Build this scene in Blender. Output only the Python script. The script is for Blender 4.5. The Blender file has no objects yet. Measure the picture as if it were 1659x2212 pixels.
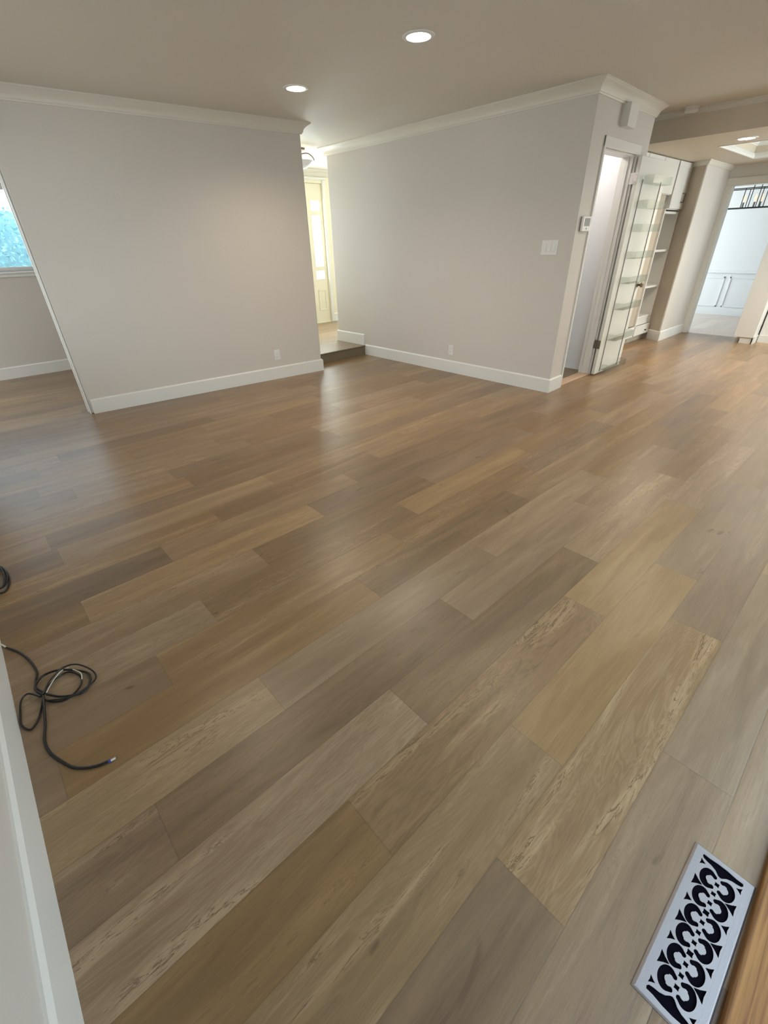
import bpy, bmesh, math, random
from mathutils import Vector, Matrix
C = bpy.context.scene
COL = C.collection
random.seed(7)

# ---------------------------------------------------------------- camera
cd = bpy.data.cameras.new('camera')
cd.sensor_fit = 'VERTICAL'; cd.sensor_height = 36.0; cd.lens = 950.28 / 2212 * 36.0
cd.clip_start = 0.02; cd.clip_end = 200
cam = bpy.data.objects.new('camera', cd); COL.objects.link(cam)
rv = Vector((0.73597742, -0.67665963, -0.02165582)); uv_ = Vector((0.36682339, 0.37168668, 0.85281276)); dv = Vector((0.56901479, 0.6355948, -0.52176759))
cam.matrix_world = Matrix(((rv.x, uv_.x, -dv.x, 0), (rv.y, uv_.y, -dv.y, 0), (rv.z, uv_.z, -dv.z, 1.3908), (0, 0, 0, 1)))
C.camera = cam

# ---------------------------------------------------------------- colour management, world
C.view_settings.view_transform = 'Standard'
C.view_settings.look = 'None'
C.view_settings.gamma = 1.0
C.view_settings.exposure = 0.90
C.view_settings.use_curve_mapping = False
SKY = 2.4          # daylight strength
LAMP = 1.3         # lamp scale
w = bpy.data.worlds.new('World'); C.world = w; w.use_nodes = True
nt = w.node_tree; nt.nodes.clear()
wo = nt.nodes.new('ShaderNodeOutputWorld'); bg = nt.nodes.new('ShaderNodeBackground')
tc = nt.nodes.new('ShaderNodeTexCoord'); sp = nt.nodes.new('ShaderNodeSeparateXYZ'); rp = nt.nodes.new('ShaderNodeValToRGB')
nt.links.new(tc.outputs['Generated'], sp.inputs[0]); nt.links.new(sp.outputs['Z'], rp.inputs[0])
mr = nt.nodes.new('ShaderNodeMapRange'); mr.inputs[1].default_value = -1; mr.inputs[2].default_value = 1
nt.links.new(sp.outputs['Z'], mr.inputs[0]); nt.links.new(mr.outputs[0], rp.inputs[0])
e = rp.color_ramp.elements
e[0].position = 0.0; e[0].color = (0.80, 0.84, 0.80, 1)
e[1].position = 1.0; e[1].color = (0.55, 0.74, 1.0, 1)
k = e.new(0.49); k.color = (0.80, 0.86, 0.86, 1)
k = e.new(0.53); k.color = (0.78, 0.91, 1.0, 1)
bg.inputs[1].default_value = SKY
nt.links.new(rp.outputs[0], bg.inputs[0]); nt.links.new(bg.outputs[0], wo.inputs[0])

def portal(name, loc, rot, sx, sy):
    l = bpy.data.lights.new(name, 'AREA'); l.shape = 'RECTANGLE'; l.size = sx; l.size_y = sy; l.cycles.is_portal = True
    o = bpy.data.objects.new(name, l); o.location = loc; o.rotation_euler = rot; COL.objects.link(o)
    o['kind'] = 'structure'
P2 = math.pi / 2
portal('window_daylight_patio', (1.5, -0.53, 1.08), (P2, 0, 0), 3.0, 2.1)      # faces +y
portal('window_daylight_left_room', (0.15, 7.66, 1.65), (-P2, 0, 0), 2.3, 0.9)
def daylight(name, loc, rot, sx, sy, power, col):
    """daylight through one opening: an area light about its size, just outside"""
    l = bpy.data.lights.new(name, 'AREA'); l.shape = 'RECTANGLE'; l.size = sx; l.size_y = sy; l.energy = power; l.color = col
    o = bpy.data.objects.new(name, l); o.location = loc; o.rotation_euler = rot; COL.objects.link(o)
    o['kind'] = 'structure'
DAY = (0.90, 0.97, 1.0)
daylight('fill_light_kitchen', (7.7, -0.56, 1.5), (P2, 0, 0), 1.5, 1.0, 34, DAY)  # fill for the kitchen, through an added unseen window
daylight('daylight_foyer', (4.6, 7.58, 1.25), (-P2, 0, 0), 1.45, 2.0, 108, (0.90, 0.98, 1.0))
daylight('fill_light_foyer_side', (6.22, 7.58, 1.5), (-P2, 0, 0), 0.85, 1.1, 32, (0.88, 1.0, 0.96))  # extra foyer light, its side window is added out of view
daylight('fill_light_foyer_west', (3.16, 6.25, 1.55), (0, -P2, 0), 1.25, 1.25, 5.5, (0.90, 1.0, 0.97))  # added light and opening, only there to brighten the middle wall
daylight('fill_light_west', (-0.52, 3.65, 1.42), (0, -P2, 0), 1.3, 1.75, 1.2, (0.93, 0.98, 0.97))  # weak fill from the left, source and opening are added
daylight('fill_light_dining', (10.4, 4.66, 1.3), (-P2, 0, 0), 1.8, 1.9, 36, (0.88, 0.95, 1.0))  # brightens the dining room from an added unseen window
daylight('fill_light_left_room_west', (-3.16, 6.4, 1.4), (0, -P2, 0), 1.3, 1.5, 34, DAY)  # hidden source added to light the left room

# ---------------------------------------------------------------- materials
MATS = {}
def mat(name, col, rough=0.5, metal=0.0, bump=0.0, bscale=200.0, var=0.0, emit=None, spec=None, coat=0.0, trans=0.0, ior=1.45):
    m = bpy.data.materials.new(name); m.use_nodes = True; n = m.node_tree; b = n.nodes['Principled BSDF']
    b.inputs['Base Color'].default_value = (*col, 1); b.inputs['Roughness'].default_value = rough; b.inputs['Metallic'].default_value = metal
    if spec is not None: b.inputs['Specular IOR Level'].default_value = spec
    b.inputs['Coat Weight'].default_value = coat
    b.inputs['Transmission Weight'].default_value = trans; b.inputs['IOR'].default_value = ior
    t = n.nodes.new('ShaderNodeTexCoord'); z = n.nodes.new('ShaderNodeTexNoise'); z.inputs['Scale'].default_value = bscale; z.inputs['Detail'].default_value = 3
    n.links.new(t.outputs['Object'], z.inputs['Vector'])
    if bump:
        q = n.nodes.new('ShaderNodeBump'); q.inputs['Strength'].default_value = bump; q.inputs['Distance'].default_value = 0.002
        n.links.new(z.outputs['Fac'], q.inputs['Height']); n.links.new(q.outputs[0], b.inputs['Normal'])
    if var:
        z2 = n.nodes.new('ShaderNodeTexNoise'); z2.inputs['Scale'].default_value = 1.7; n.links.new(t.outputs['Object'], z2.inputs['Vector'])
        r = n.nodes.new('ShaderNodeMapRange'); r.inputs[3].default_value = 1 - var; r.inputs[4].default_value = 1 + var; n.links.new(z2.outputs['Fac'], r.inputs[0])
        mx = n.nodes.new('ShaderNodeVectorMath'); mx.operation = 'SCALE'; mx.inputs[0].default_value = col; n.links.new(r.outputs[0], mx.inputs['Scale']); n.links.new(mx.outputs[0], b.inputs['Base Color'])
    if emit: b.inputs['Emission Color'].default_value = (*emit[0], 1); b.inputs['Emission Strength'].default_value = emit[1]
    MATS[name] = m; return m
WALL = mat('wall_paint', (0.635, 0.590, 0.538), 0.55, bump=0.25, bscale=260, var=0.015)
CEIL = mat('ceiling_paint', (0.67, 0.625, 0.55), 0.6, bump=0.25, bscale=180, var=0.015)
TRIM = mat('trim_paint', (0.76, 0.75, 0.71), 0.35, bump=0.05, bscale=90)
CREAM = mat('foyer_paint', (0.80, 0.74, 0.58), 0.4, bump=0.05, bscale=90)
CROWN = mat('crown_paint', (0.70, 0.66, 0.58), 0.4, bump=0.05, bscale=90)
CAB = mat('cabinet_paint', (0.72, 0.70, 0.66), 0.4, bump=0.05, bscale=90)
DOORP = mat('door_paint', (0.72, 0.72, 0.66), 0.35, bump=0.05, bscale=90)
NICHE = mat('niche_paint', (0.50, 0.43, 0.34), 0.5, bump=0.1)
WAIN = mat('dining_paint', (0.80, 0.82, 0.84), 0.5, bump=0.1)
OUTW = mat('exterior_stucco', (0.6, 0.58, 0.54), 0.8, bump=0.5, bscale=60)
NICKEL = mat('satin_nickel', (0.55, 0.53, 0.50), 0.25, 1.0, bump=0.03)
PEWTER = mat('pewter', (0.26, 0.24, 0.20), 0.38, 1.0, bump=0.03)
CHROME = mat('chrome', (0.5, 0.5, 0.51), 0.12, 1.0)
ALU = mat('brushed_aluminium', (0.37, 0.335, 0.325), 0.42, 0.85, bump=0.08, bscale=400)
BLACK = mat('black_metal', (0.012, 0.011, 0.012), 0.4, bump=0.03)
DARK = mat('duct_shade', (0.004, 0.003, 0.006), 1.0, bump=0.05, spec=0.05)  # near-black colour stands in for the shade inside the duct
PLAST = mat('white_plastic', (0.78, 0.77, 0.74), 0.22, bump=0.02)
GPLAST = mat('grey_screen', (0.20, 0.19, 0.18), 0.2, bump=0.02)
CABLE = mat('cable_jacket', (0.010, 0.009, 0.010), 0.35, bump=0.05)
CABW = mat('cable_core', (0.62, 0.60, 0.50), 0.4, bump=0.05)
CABB = mat('cable_ring', (0.05, 0.06, 0.35), 0.4, bump=0.05)
SHADE = mat('frosted_glass_shade', (0.80, 0.77, 0.80), 0.4, bump=0.02)
BRONZE = mat('lamp_bronze', (0.20, 0.15, 0.13), 0.4, 0.6, bump=0.05)
LED = mat('led_lens', (1, 1, 1), 0.5, emit=((1.0, 0.93, 0.84), 9.0), bump=0.01)
BULB = mat('amber_bulb', (0.95, 0.70, 0.55), 0.1, emit=((1.0, 0.66, 0.42), 0.5), bump=0.01)
SUBFL = mat('pantry_vinyl', (0.20, 0.155, 0.10), 0.5, bump=0.2, var=0.1)
COPPER = mat('strip_wood', (0.52, 0.36, 0.24), 0.45, bump=0.1, var=0.08)
LEAF = mat('hedge_leaf', (0.48, 0.74, 0.78), 0.5, bump=0.2)
PATIO = mat('patio_concrete', (0.5, 0.5, 0.47), 0.9, bump=0.4, bscale=30, var=0.06)

def glassy(name, tint, refl, rough=0.03):
    m = bpy.data.materials.new(name); m.use_nodes = True; n = m.node_tree; n.nodes.clear()
    o = n.nodes.new('ShaderNodeOutputMaterial'); t = n.nodes.new('ShaderNodeBsdfTransparent'); g = n.nodes.new('ShaderNodeBsdfGlossy'); x = n.nodes.new('ShaderNodeMixShader')
    t.inputs[0].default_value = (*tint, 1); g.inputs['Roughness'].default_value = rough; x.inputs[0].default_value = refl
    n.links.new(t.outputs[0], x.inputs[1]); n.links.new(g.outputs[0], x.inputs[2]); n.links.new(x.outputs[0], o.inputs[0])
    return m
PANE = glassy('window_glass', (0.97, 0.99, 0.98), 0.06)
ACRYL = glassy('clear_acrylic', (0.90, 0.92, 0.91), 0.07, 0.12)

def wood_floor(name, base, dark, light, rough):
    m = bpy.data.materials.new(name); m.use_nodes = True; n = m.node_tree; b = n.nodes['Principled BSDF']
    N = lambda t: n.nodes.new(t)
    L = n.links.new
    uv = N('ShaderNodeUVMap'); uv.uv_map = 'UVMap'
    s = N('ShaderNodeSeparateXYZ'); L(uv.outputs[0], s.inputs[0])
    a = N('ShaderNodeAttribute'); a.attribute_name = 'plank'      # x tone, y seed, z figure
    sa = N('ShaderNodeSeparateXYZ'); L(a.outputs['Vector'], sa.inputs[0])
    def M(op, x, y=None, z=None):
        q = N('ShaderNodeMath'); q.operation = op
        for i, vv in enumerate((x, y, z)):
            if vv is None: continue
            if isinstance(vv, (int, float)): q.inputs[i].default_value = vv
            else: L(vv, q.inputs[i])
        return q.outputs[0]
    seed = M('MULTIPLY', sa.outputs[1], 37.0)
    def comb(x, y, z):
        c = N('ShaderNodeCombineXYZ')
        for i, vv in enumerate((x, y, z)):
            if isinstance(vv, (int, float)): c.inputs[i].default_value = vv
            else: L(vv, c.inputs[i])
        return c.outputs[0]
    def noise(vec, scale, detail=4, dist=0.0, rough_=0.6):
        q = N('ShaderNodeTexNoise'); q.inputs['Scale'].default_value = scale; q.inputs['Detail'].default_value = detail; q.inputs['Distortion'].default_value = dist; q.inputs['Roughness'].default_value = rough_
        L(vec, q.inputs['Vector']); return q.outputs['Fac']
    u, v = s.outputs[0], s.outputs[1]
    v1 = comb(M('MULTIPLY', u, 1.0), M('MULTIPLY', v, 9.0), seed)
    big = noise(v1, 1.6, 3, 0.6)                # broad streaks along the plank
    v2 = comb(M('MULTIPLY', u, 3.0), M('MULTIPLY', v, 60.0), seed)
    fine = noise(v2, 3.0, 5, 0.2, 0.7)          # fine grain
    v3 = comb(M('MULTIPLY', u, 0.55), M('MULTIPLY', v, 4.5), seed)
    field = noise(v3, 2.4, 3, 1.2)
    rings = M('SINE', M('MULTIPLY', field, 95.0))        # cathedral figure
    rings = M('MULTIPLY', M('MULTIPLY', rings, 0.5), sa.outputs[2])
    # knots and cracks
    v4 = comb(M('MULTIPLY', u, 3.2), M('MULTIPLY', v, 9.0), M('ADD', seed, 5.0))
    kn = noise(v4, 1.5, 2, 0.8)
    knots = N('ShaderNodeMapRange'); knots.inputs[1].default_value = 0.70; knots.inputs[2].default_value = 0.80; L(kn, knots.inputs[0])
    v5 = comb(M('MULTIPLY', u, 2.0), M('MULTIPLY', v, 17.0), M('ADD', seed, 11.0))
    cr = noise(v5, 1.5, 5, 1.6, 0.65)
    crack = N('ShaderNodeMapRange'); crack.inputs[1].default_value = 0.022; crack.inputs[2].default_value = 0.0; L(M('ABSOLUTE', M('SUBTRACT', cr, 0.5)), crack.inputs[0])
    gate = N('ShaderNodeMapRange'); gate.inputs[1].default_value = 0.54; gate.inputs[2].default_value = 0.62; L(big, gate.inputs[0])
    crk = M('MULTIPLY', M('MULTIPLY', crack.outputs[0], gate.outputs[0]), sa.outputs[2])
    t = M('ADD', sa.outputs[0], M('MULTIPLY', M('SUBTRACT', big, 0.5), 0.85))
    t = M('ADD', t, M('MULTIPLY', M('SUBTRACT', fine, 0.5), 0.42))
    t = M('ADD', t, M('MULTIPLY', rings, 0.16))
    t = M('SUBTRACT', t, M('MULTIPLY', knots.outputs[0], 0.5))
    t = M('SUBTRACT', t, M('MULTIPLY', crk, 0.95))
    t = M('ADD', t, M('MULTIPLY', M('MULTIPLY', gate.outputs[0], sa.outputs[2]), 0.16))
    ramp = N('ShaderNodeValToRGB'); L(t, ramp.inputs[0])
    r = ramp.color_ramp.elements; r[0].position = -0.0; r[0].color = (*dark, 1); r[1].position = 1.0; r[1].color = (*light, 1)
    mm = r.new(0.5); mm.color = (*base, 1)
    # hue drift per plank
    hs = N('ShaderNodeHueSaturation'); L(ramp.outputs[0], hs.inputs['Color'])
    L(M('ADD', 0.4945, M('MULTIPLY', M('FRACT', M('MULTIPLY', sa.outputs[1], 7.31)), 0.004)), hs.inputs['Hue'])
    L(M('ADD', 0.90, M('MULTIPLY', M('FRACT', M('MULTIPLY', sa.outputs[1], 3.77)), 0.20)), hs.inputs['Saturation'])
    # seams: UV z holds plank length through attribute 'plen'
    pl = N('ShaderNodeAttribute'); pl.attribute_name = 'plen'
    ev = M('MINIMUM', v, M('SUBTRACT', PW, v)); eu = M('MINIMUM', u, M('SUBTRACT', pl.outputs['Fac'], u))
    ed = M('MINIMUM', ev, eu)
    seam = N('ShaderNodeMapRange'); seam.inputs[1].default_value = 0.0007; seam.inputs[2].default_value = 0.0022; seam.inputs[3].default_value = 0.78; seam.inputs[4].default_value = 1.0; L(ed, seam.inputs[0])
    sc = N('ShaderNodeVectorMath'); sc.operation = 'SCALE'; L(hs.outputs[0], sc.inputs[0]); L(seam.outputs[0], sc.inputs['Scale'])
    L(sc.outputs[0], b.inputs['Base Color'])
    L(M('ADD', rough, M('MULTIPLY', M('SUBTRACT', fine, 0.5), 0.12)), b.inputs['Roughness'])
    bp = N('ShaderNodeBump'); bp.inputs['Strength'].default_value = 0.22; bp.inputs['Distance'].default_value = 0.0015
    L(M('ADD', M('ADD', fine, M('MULTIPLY', seam.outputs[0], 1.5)), M('MULTIPLY', big, 1.2)), bp.inputs['Height']); L(bp.outputs[0], b.inputs['Normal'])
    b.inputs['Specular IOR Level'].default_value = 0.6
    return m
PW = 0.1901; PY0 = 0.1978
FLOOR = wood_floor('oak_plank_floor', (0.246, 0.158, 0.078), (0.134, 0.083, 0.040), (0.385, 0.268, 0.145), 0.315)

DAYLIT = wood_floor('daylit_plank_floor', (0.60, 0.51, 0.45), (0.48, 0.40, 0.35), (0.68, 0.60, 0.54), 0.34)  # dining planks: strong daylight is put into the paler base colour

def oak_solid(name):
    m = bpy.data.materials.new(name); m.use_nodes = True; n = m.node_tree; b = n.nodes['Principled BSDF']
    t = n.nodes.new('ShaderNodeTexCoord'); mp = n.nodes.new('ShaderNodeMapping'); mp.inputs['Scale'].default_value = (2.0, 60, 60)
    z = n.nodes.new('ShaderNodeTexNoise'); z.inputs['Scale'].default_value = 1.6; z.inputs['Detail'].default_value = 5; z.inputs['Distortion'].default_value = 0.4
    r = n.nodes.new('ShaderNodeValToRGB'); r.color_ramp.elements[0].position = 0.35; r.color_ramp.elements[0].color = (0.15, 0.060, 0.018, 1); r.color_ramp.elements[1].position = 0.62; r.color_ramp.elements[1].color = (0.34, 0.165, 0.052, 1)
    n.links.new(t.outputs['Object'], mp.inputs[0]); n.links.new(mp.outputs[0], z.inputs[0]); n.links.new(z.outputs['Fac'], r.inputs[0]); n.links.new(r.outputs[0], b.inputs['Base Color'])
    b.inputs['Roughness'].default_value = 0.5; b.inputs['Specular IOR Level'].default_value = 0.25
    return m
OAK = oak_solid('varnished_oak')

# ---------------------------------------------------------------- helpers
def link(name, me, parent=None, m=None):
    o = bpy.data.objects.new(name, me); COL.objects.link(o)
    if m: me.materials.append(m)
    if parent: o.parent = parent
    return o
def build(name, bm, m, parent=None, smooth=False, bevel=0.0, seg=2):
    bmesh.ops.recalc_face_normals(bm, faces=bm.faces)
    me = bpy.data.meshes.new(name); bm.to_mesh(me); bm.free()
    if smooth:
        for p in me.polygons: p.use_smooth = True
    o = link(name, me, parent, m)
    if smooth and bevel == 0:
        try: me.set_sharp_from_angle(angle=math.radians(40))
        except Exception: pass
    if bevel:
        bv = o.modifiers.new('bevel', 'BEVEL'); bv.width = bevel; bv.segments = seg; bv.limit_method = 'ANGLE'; bv.angle_limit = math.radians(50)
    return o
def struct(o): o['kind'] = 'structure'; return o
def thing(name, loc, label, cat, group=None, rz=0):
    o = bpy.data.objects.new(name, None); o.location = loc; o.rotation_euler.z = rz; o.empty_display_size = 0.05; COL.objects.link(o)
    tag(o, label, cat, group); return o
def tag(o, label, cat, group=None):
    o['label'] = label; o['category'] = cat
    if group: o['group'] = group
    return o
def box(bm, x0, x1, y0, y1, z0, z1):
    vs = [bm.verts.new((x, y, z)) for z in (z0, z1) for (x, y) in ((x0, y0), (x1, y0), (x1, y1), (x0, y1))]
    for f in ((0, 1, 2, 3), (4, 5, 6, 7), (0, 1, 5, 4), (1, 2, 6, 5), (2, 3, 7, 6), (3, 0, 4, 7)): bm.faces.new([vs[i] for i in f])
def prism(bm, pts, z0, z1):
    a = [bm.verts.new((x, y, z0)) for x, y in pts]; b = [bm.verts.new((x, y, z1)) for x, y in pts]
    bm.faces.new(a); bm.faces.new(b)
    for i in range(len(pts)):
        j = (i + 1) % len(pts); bm.faces.new((a[i], a[j], b[j], b[i]))
def BX(*boxes):
    bm = bmesh.new()
    for b in boxes: box(bm, *b)
    return bm
def lathe(bm, prof, n=32, c=(0, 0, 0), axis='Z'):
    rings = []
    for r, z in prof:
        ring = []
        for i in range(n):
            a = 2 * math.pi * i / n
            x, y = r * math.cos(a), r * math.sin(a)
            p = {'Z': (x, y, z), 'Y': (x, z, y), 'X': (z, x, y)}[axis]
            ring.append(bm.verts.new((p[0] + c[0], p[1] + c[1], p[2] + c[2])))
        rings.append(ring)
    for a, b in zip(rings, rings[1:]):
        for i in range(n): bm.faces.new((a[i], a[(i + 1) % n], b[(i + 1) % n], b[i]))
    if prof[0][0] > 1e-6: bm.faces.new(rings[0])
    if prof[-1][0] > 1e-6: bm.faces.new(rings[-1])
    bmesh.ops.remove_doubles(bm, verts=bm.verts, dist=1e-6)
def tube(bm, pts, r, n=8, closed=False):
    pts = [Vector(p) for p in pts]; N = len(pts); rings = []
    prev = None
    for i, p in enumerate(pts):
        a = pts[(i - 1) % N] if (closed or i > 0) else p; b = pts[(i + 1) % N] if (closed or i < N - 1) else p
        t = (b - a).normalized()
        ref = prev if prev is not None else (Vector((0, 0, 1)) if abs(t.z) < 0.9 else Vector((1, 0, 0)))
        s = (ref - t * ref.dot(t)).normalized(); prev = s; q = t.cross(s)
        rings.append([bm.verts.new(p + (s * math.cos(2 * math.pi * k / n) + q * math.sin(2 * math.pi * k / n)) * r) for k in range(n)])
    for i in range(N if closed else N - 1):
        a, b = rings[i], rings[(i + 1) % N]
        for k in range(n): bm.faces.new((a[k], a[(k + 1) % n], b[(k + 1) % n], b[k]))
    if not closed: bm.faces.new(rings[0]); bm.faces.new(rings[-1])
def smoothpath(pts, sub=8, closed=False):
    pts = [Vector(p) for p in pts]; n = len(pts); out = []
    for i in range(n if closed else n - 1):
        if closed: p0, p1, p2, p3 = pts[(i - 1) % n], pts[i], pts[(i + 1) % n], pts[(i + 2) % n]
        else: p0, p1, p2, p3 = pts[max(i - 1, 0)], pts[i], pts[i + 1], pts[min(i + 2, n - 1)]
        for k in range(sub):
            t = k / sub
            out.append(0.5 * ((2 * p1) + (-p0 + p2) * t + (2 * p0 - 5 * p1 + 4 * p2 - p3) * t * t + (-p0 + 3 * p1 - 3 * p2 + p3) * t ** 3))
    if not closed: out.append(pts[-1])
    return out
def sweep(bm, path, prof, side=1):
    """profile (d from the wall, z) run along a plan polyline, mitred at its corners; side picks which side of the path is the room"""
    P = [Vector((x, y)) for x, y in path]; n = len(P); rings = []
    for i in range(n):
        ns = []
        for a, b in ((i - 1, i), (i, i + 1)):
            if a < 0 or b >= n: continue
            t = (P[b] - P[a]).normalized(); ns.append(Vector((t.y, -t.x)) * side)
        m = ns[0] if len(ns) == 1 else (ns[0] + ns[1]) / (1 + ns[0].dot(ns[1]))
        rings.append([bm.verts.new((P[i].x + m.x * d, P[i].y + m.y * d, z)) for d, z in prof])
    k = len(prof)
    for a, b in zip(rings, rings[1:]):
        for j in range(k): bm.faces.new((a[j], a[(j + 1) % k], b[(j + 1) % k], b[j]))
    bm.faces.new(rings[0]); bm.faces.new(rings[-1])
HC = 2.44
def crown_prof(top, p=0.077, q=0.089):
    pts = [(0, top - q), (0.010, top - q), (0.013, top - q + 0.010), (0.018, top - q + 0.013)]
    for i in range(7):
        a = i / 6
        pts.append((0.020 + (p - 0.030) * (a ** 1.5), top - q + 0.018 + (q - 0.034) * (a ** 0.75)))
    pts += [(p - 0.006, top - 0.012), (p, top - 0.010), (p, top), (0, top)]
    return pts
def bb_prof(h=0.14, t=0.015, z=0.0): return [(0, z), (t, z), (t, z + h - 0.012), (t - 0.007, z + h - 0.002), (t - 0.009, z + h), (0, z + h)]
def crown(name, path, side=1, top=HC, p=0.077, q=0.089):
    bm = bmesh.new(); sweep(bm, path, crown_prof(top, p, q), side); return struct(build(name, bm, CROWN))
def baseb(name, path, side=1, h=0.14, z=0.0):
    bm = bmesh.new(); sweep(bm, path, bb_prof(h, 0.015, z), side); return struct(build(name, bm, TRIM))

# ---------------------------------------------------------------- key plan points
A0 = (0.7136, 5.121); A1 = (3.335, 4.855)            # wall A, room face
B0 = (4.396, 2.266); B1 = (4.329, 5.773)             # wall B, near and far corner
C1 = (5.66, 2.310)                                    # right end of the pantry wall
def yC(x): return 2.266 + (x - 4.396) * 0.0348
def xB(y): return 4.396 - (y - 2.266) * 0.0191
def yA(x): return 5.121 + (x - 0.7136) * -0.10147
SZ = 0.125                                            # foyer step height
SOF = 2.215                                           # soffit height

# ---------------------------------------------------------------- floor: every plank its own face
KN = {-1: 0.546, 0: 0.892, 1: 0.347, 2: 0.692, 3: -0.075, 4: 2.888, 7: 0.383, 8: 0.751, 9: 1.232, 10: 0.399, 11: 0.761}
PL = 1.26
# tone of the planks one can recognise, keyed by (row, index of the plank right of the known end)
TONE = {(10, -1): .22, (10, 0): .56, (8, 0): .30, (8, -1): .60, (7, 0): .36, (7, -1): .66, (9, -1): .72, (9, 0): .30, (11, 0): .36, (11, -1): .55,
        (3, 0): .28, (3, -1): .42, (2, -1): .66, (2, 0): .30, (2, 1): .66, (2, 2): .40, (1, -1): .34, (1, 0): .42, (1, 1): .60, (0, -1): .50, (0, 0): .58, (0, 1): .44,
        (-1, -1): .24, (-1, 0): .56, (-1, 1): .40, (4, 0): .46, (4, -1): .68, (3, 1): .58, (-2, 0): .52, (-2, -1): .45}
FIG = {(2, -1): 1.0, (0, -1): .7, (-1, 0): 1.0, (1, 0): .9, (9, -1): .6, (7, -1): .9, (2, 1): .7, (1, -1): .3, (-1, -1): 0, (0, 0): .05}
def plank_mesh(name, x0, x1, y0, y1, z=0.0, holes=()):
    bm = bmesh.new(); uvl = bm.loops.layers.uv.new('UVMap'); at = bm.faces.layers.float_vector.new('plank'); pl = bm.faces.layers.float.new('plen')
    r0 = math.floor((y0 - PY0) / PW); r1 = math.ceil((y1 - PY0) / PW)
    rr = random.Random(11)
    for r in range(r0, r1):
        base = KN.get(r, rr.random() * PL)
        k0 = math.floor((x0 - base) / PL); k1 = math.ceil((x1 - base) / PL)
        for k in range(k0, k1):
            h = random.Random(r * 131 + k * 17 + 5)
            tone = TONE.get((r, k), 0.30 + 0.38 * h.random()); fig = FIG.get((r, k), h.random() ** 1.5 * 0.9)
            a, b = base + k * PL, base + (k + 1) * PL; c, d = PY0 + r * PW, PY0 + (r + 1) * PW
            xa, xb_, ya, yb = max(a, x0), min(b, x1), max(c, y0), min(d, y1)
            if xb_ - xa < 1e-4 or yb - ya < 1e-4: continue
            f = bm.faces.new([bm.verts.new((x, y, z)) for x, y in ((xa, ya), (xb_, ya), (xb_, yb), (xa, yb))])
            f[at] = (tone, h.random(), fig); f[pl] = PL
            for lp, (x, y) in zip(f.loops, ((xa, ya), (xb_, ya), (xb_, yb), (xa, yb))): lp[uvl].uv = (x - a, y - c)
    me = bpy.data.meshes.new(name); bm.to_mesh(me); bm.free()
    return link(name, me, None, FLOOR)
struct(plank_mesh('floor', -3.0, 9.06, -0.45, 7.5))
fd_ = plank_mesh('floor_dining', 9.06, 11.5, 0.0, 4.5); fd_.data.materials.clear(); fd_.data.materials.append(DAYLIT); struct(fd_)
fb = plank_mesh('floor_foyer', A1[0] - 0.5, 7.0, 5.153, 7.42, SZ); struct(fb)
struct(build('floor_slab', BX((-3.2, 11.8, -0.7, 7.7, -0.2, -0.003)), PATIO))
struct(build('floor_step_riser', BX((A1[0] - 0.4, 4.34, 5.158, 5.20, 0, SZ - 0.001)), SUBFL))
struct(build('trim_step_nosing', BX((A1[0] - 0.4, 4.34, 5.146, 5.175, SZ - 0.014, SZ + 0.002)), SUBFL, bevel=0.004))
struct(build('floor_pantry', BX((4.50, 5.50, 2.40, 3.45, 0, 0.004)), SUBFL))
struct(build('trim_pantry_threshold', BX((4.672, 5.385, 2.285, 2.405, 0, 0.012)), COPPER, bevel=0.004))

# ---------------------------------------------------------------- walls
def wall(name, pts, z0=0.0, z1=HC, m=WALL, bevel=0.014):
    bm = bmesh.new(); prism(bm, pts, z0, z1); return struct(build(name, bm, m, bevel=bevel, seg=3))
T = 0.12
wall('wall_back', [A0, A1, (A1[0], A1[1] + T), (A0[0], A0[1] + T)])
wall('wall_back_header', [(-0.345, yA(-0.345)), (A0[0], A0[1]), (A0[0], A0[1] + T), (-0.345, yA(-0.345) + T)], 2.16, HC, bevel=0)
wall('wall_middle', [B0, (B0[0] + T, B0[1] + 0.02), (B1[0] + T, B1[1]), B1])
# pantry wall with its doorway
X0, X1, ZT = 4.672, 5.388, 2.05
bm = bmesh.new(); prism(bm, [(4.40, yC(4.40)), (X0, yC(X0)), (X0, 2.42), (4.40, 2.42)], 0, HC)
prism(bm, [(X1, yC(X1)), C1, (C1[0], 2.43), (X1, 2.43)], 0, HC); prism(bm, [(X0, yC(X0)), (X1, yC(X1)), (X1, 2.42), (X0, 2.42)], ZT, HC)
struct(build('wall_pantry_front', bm, WALL))
wall('wall_pantry_side', [(5.505, 2.42), (5.66, 2.42), (5.66, 5.66), (5.505, 5.66)], bevel=0, m=WAIN)
wall('wall_pantry_back', [(4.46, 3.45), (5.52, 3.45), (5.52, 3.55), (4.46, 3.55)], bevel=0, m=WAIN)
wall('wall_foyer_south', [(4.44, 5.65), (7.0, 5.65), (7.0, 5.773), (4.36, 5.773)], bevel=0)

wall('wall_foyer_east', [(7.0, 5.65), (7.1, 5.65), (7.1, 7.55), (7.0, 7.55)], bevel=0)

wall('wall_left_room_south', [(-3.0, 5.15), (-0.47, 5.15), (-0.47, 5.30), (-3.0, 5.30)], bevel=0)

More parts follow.
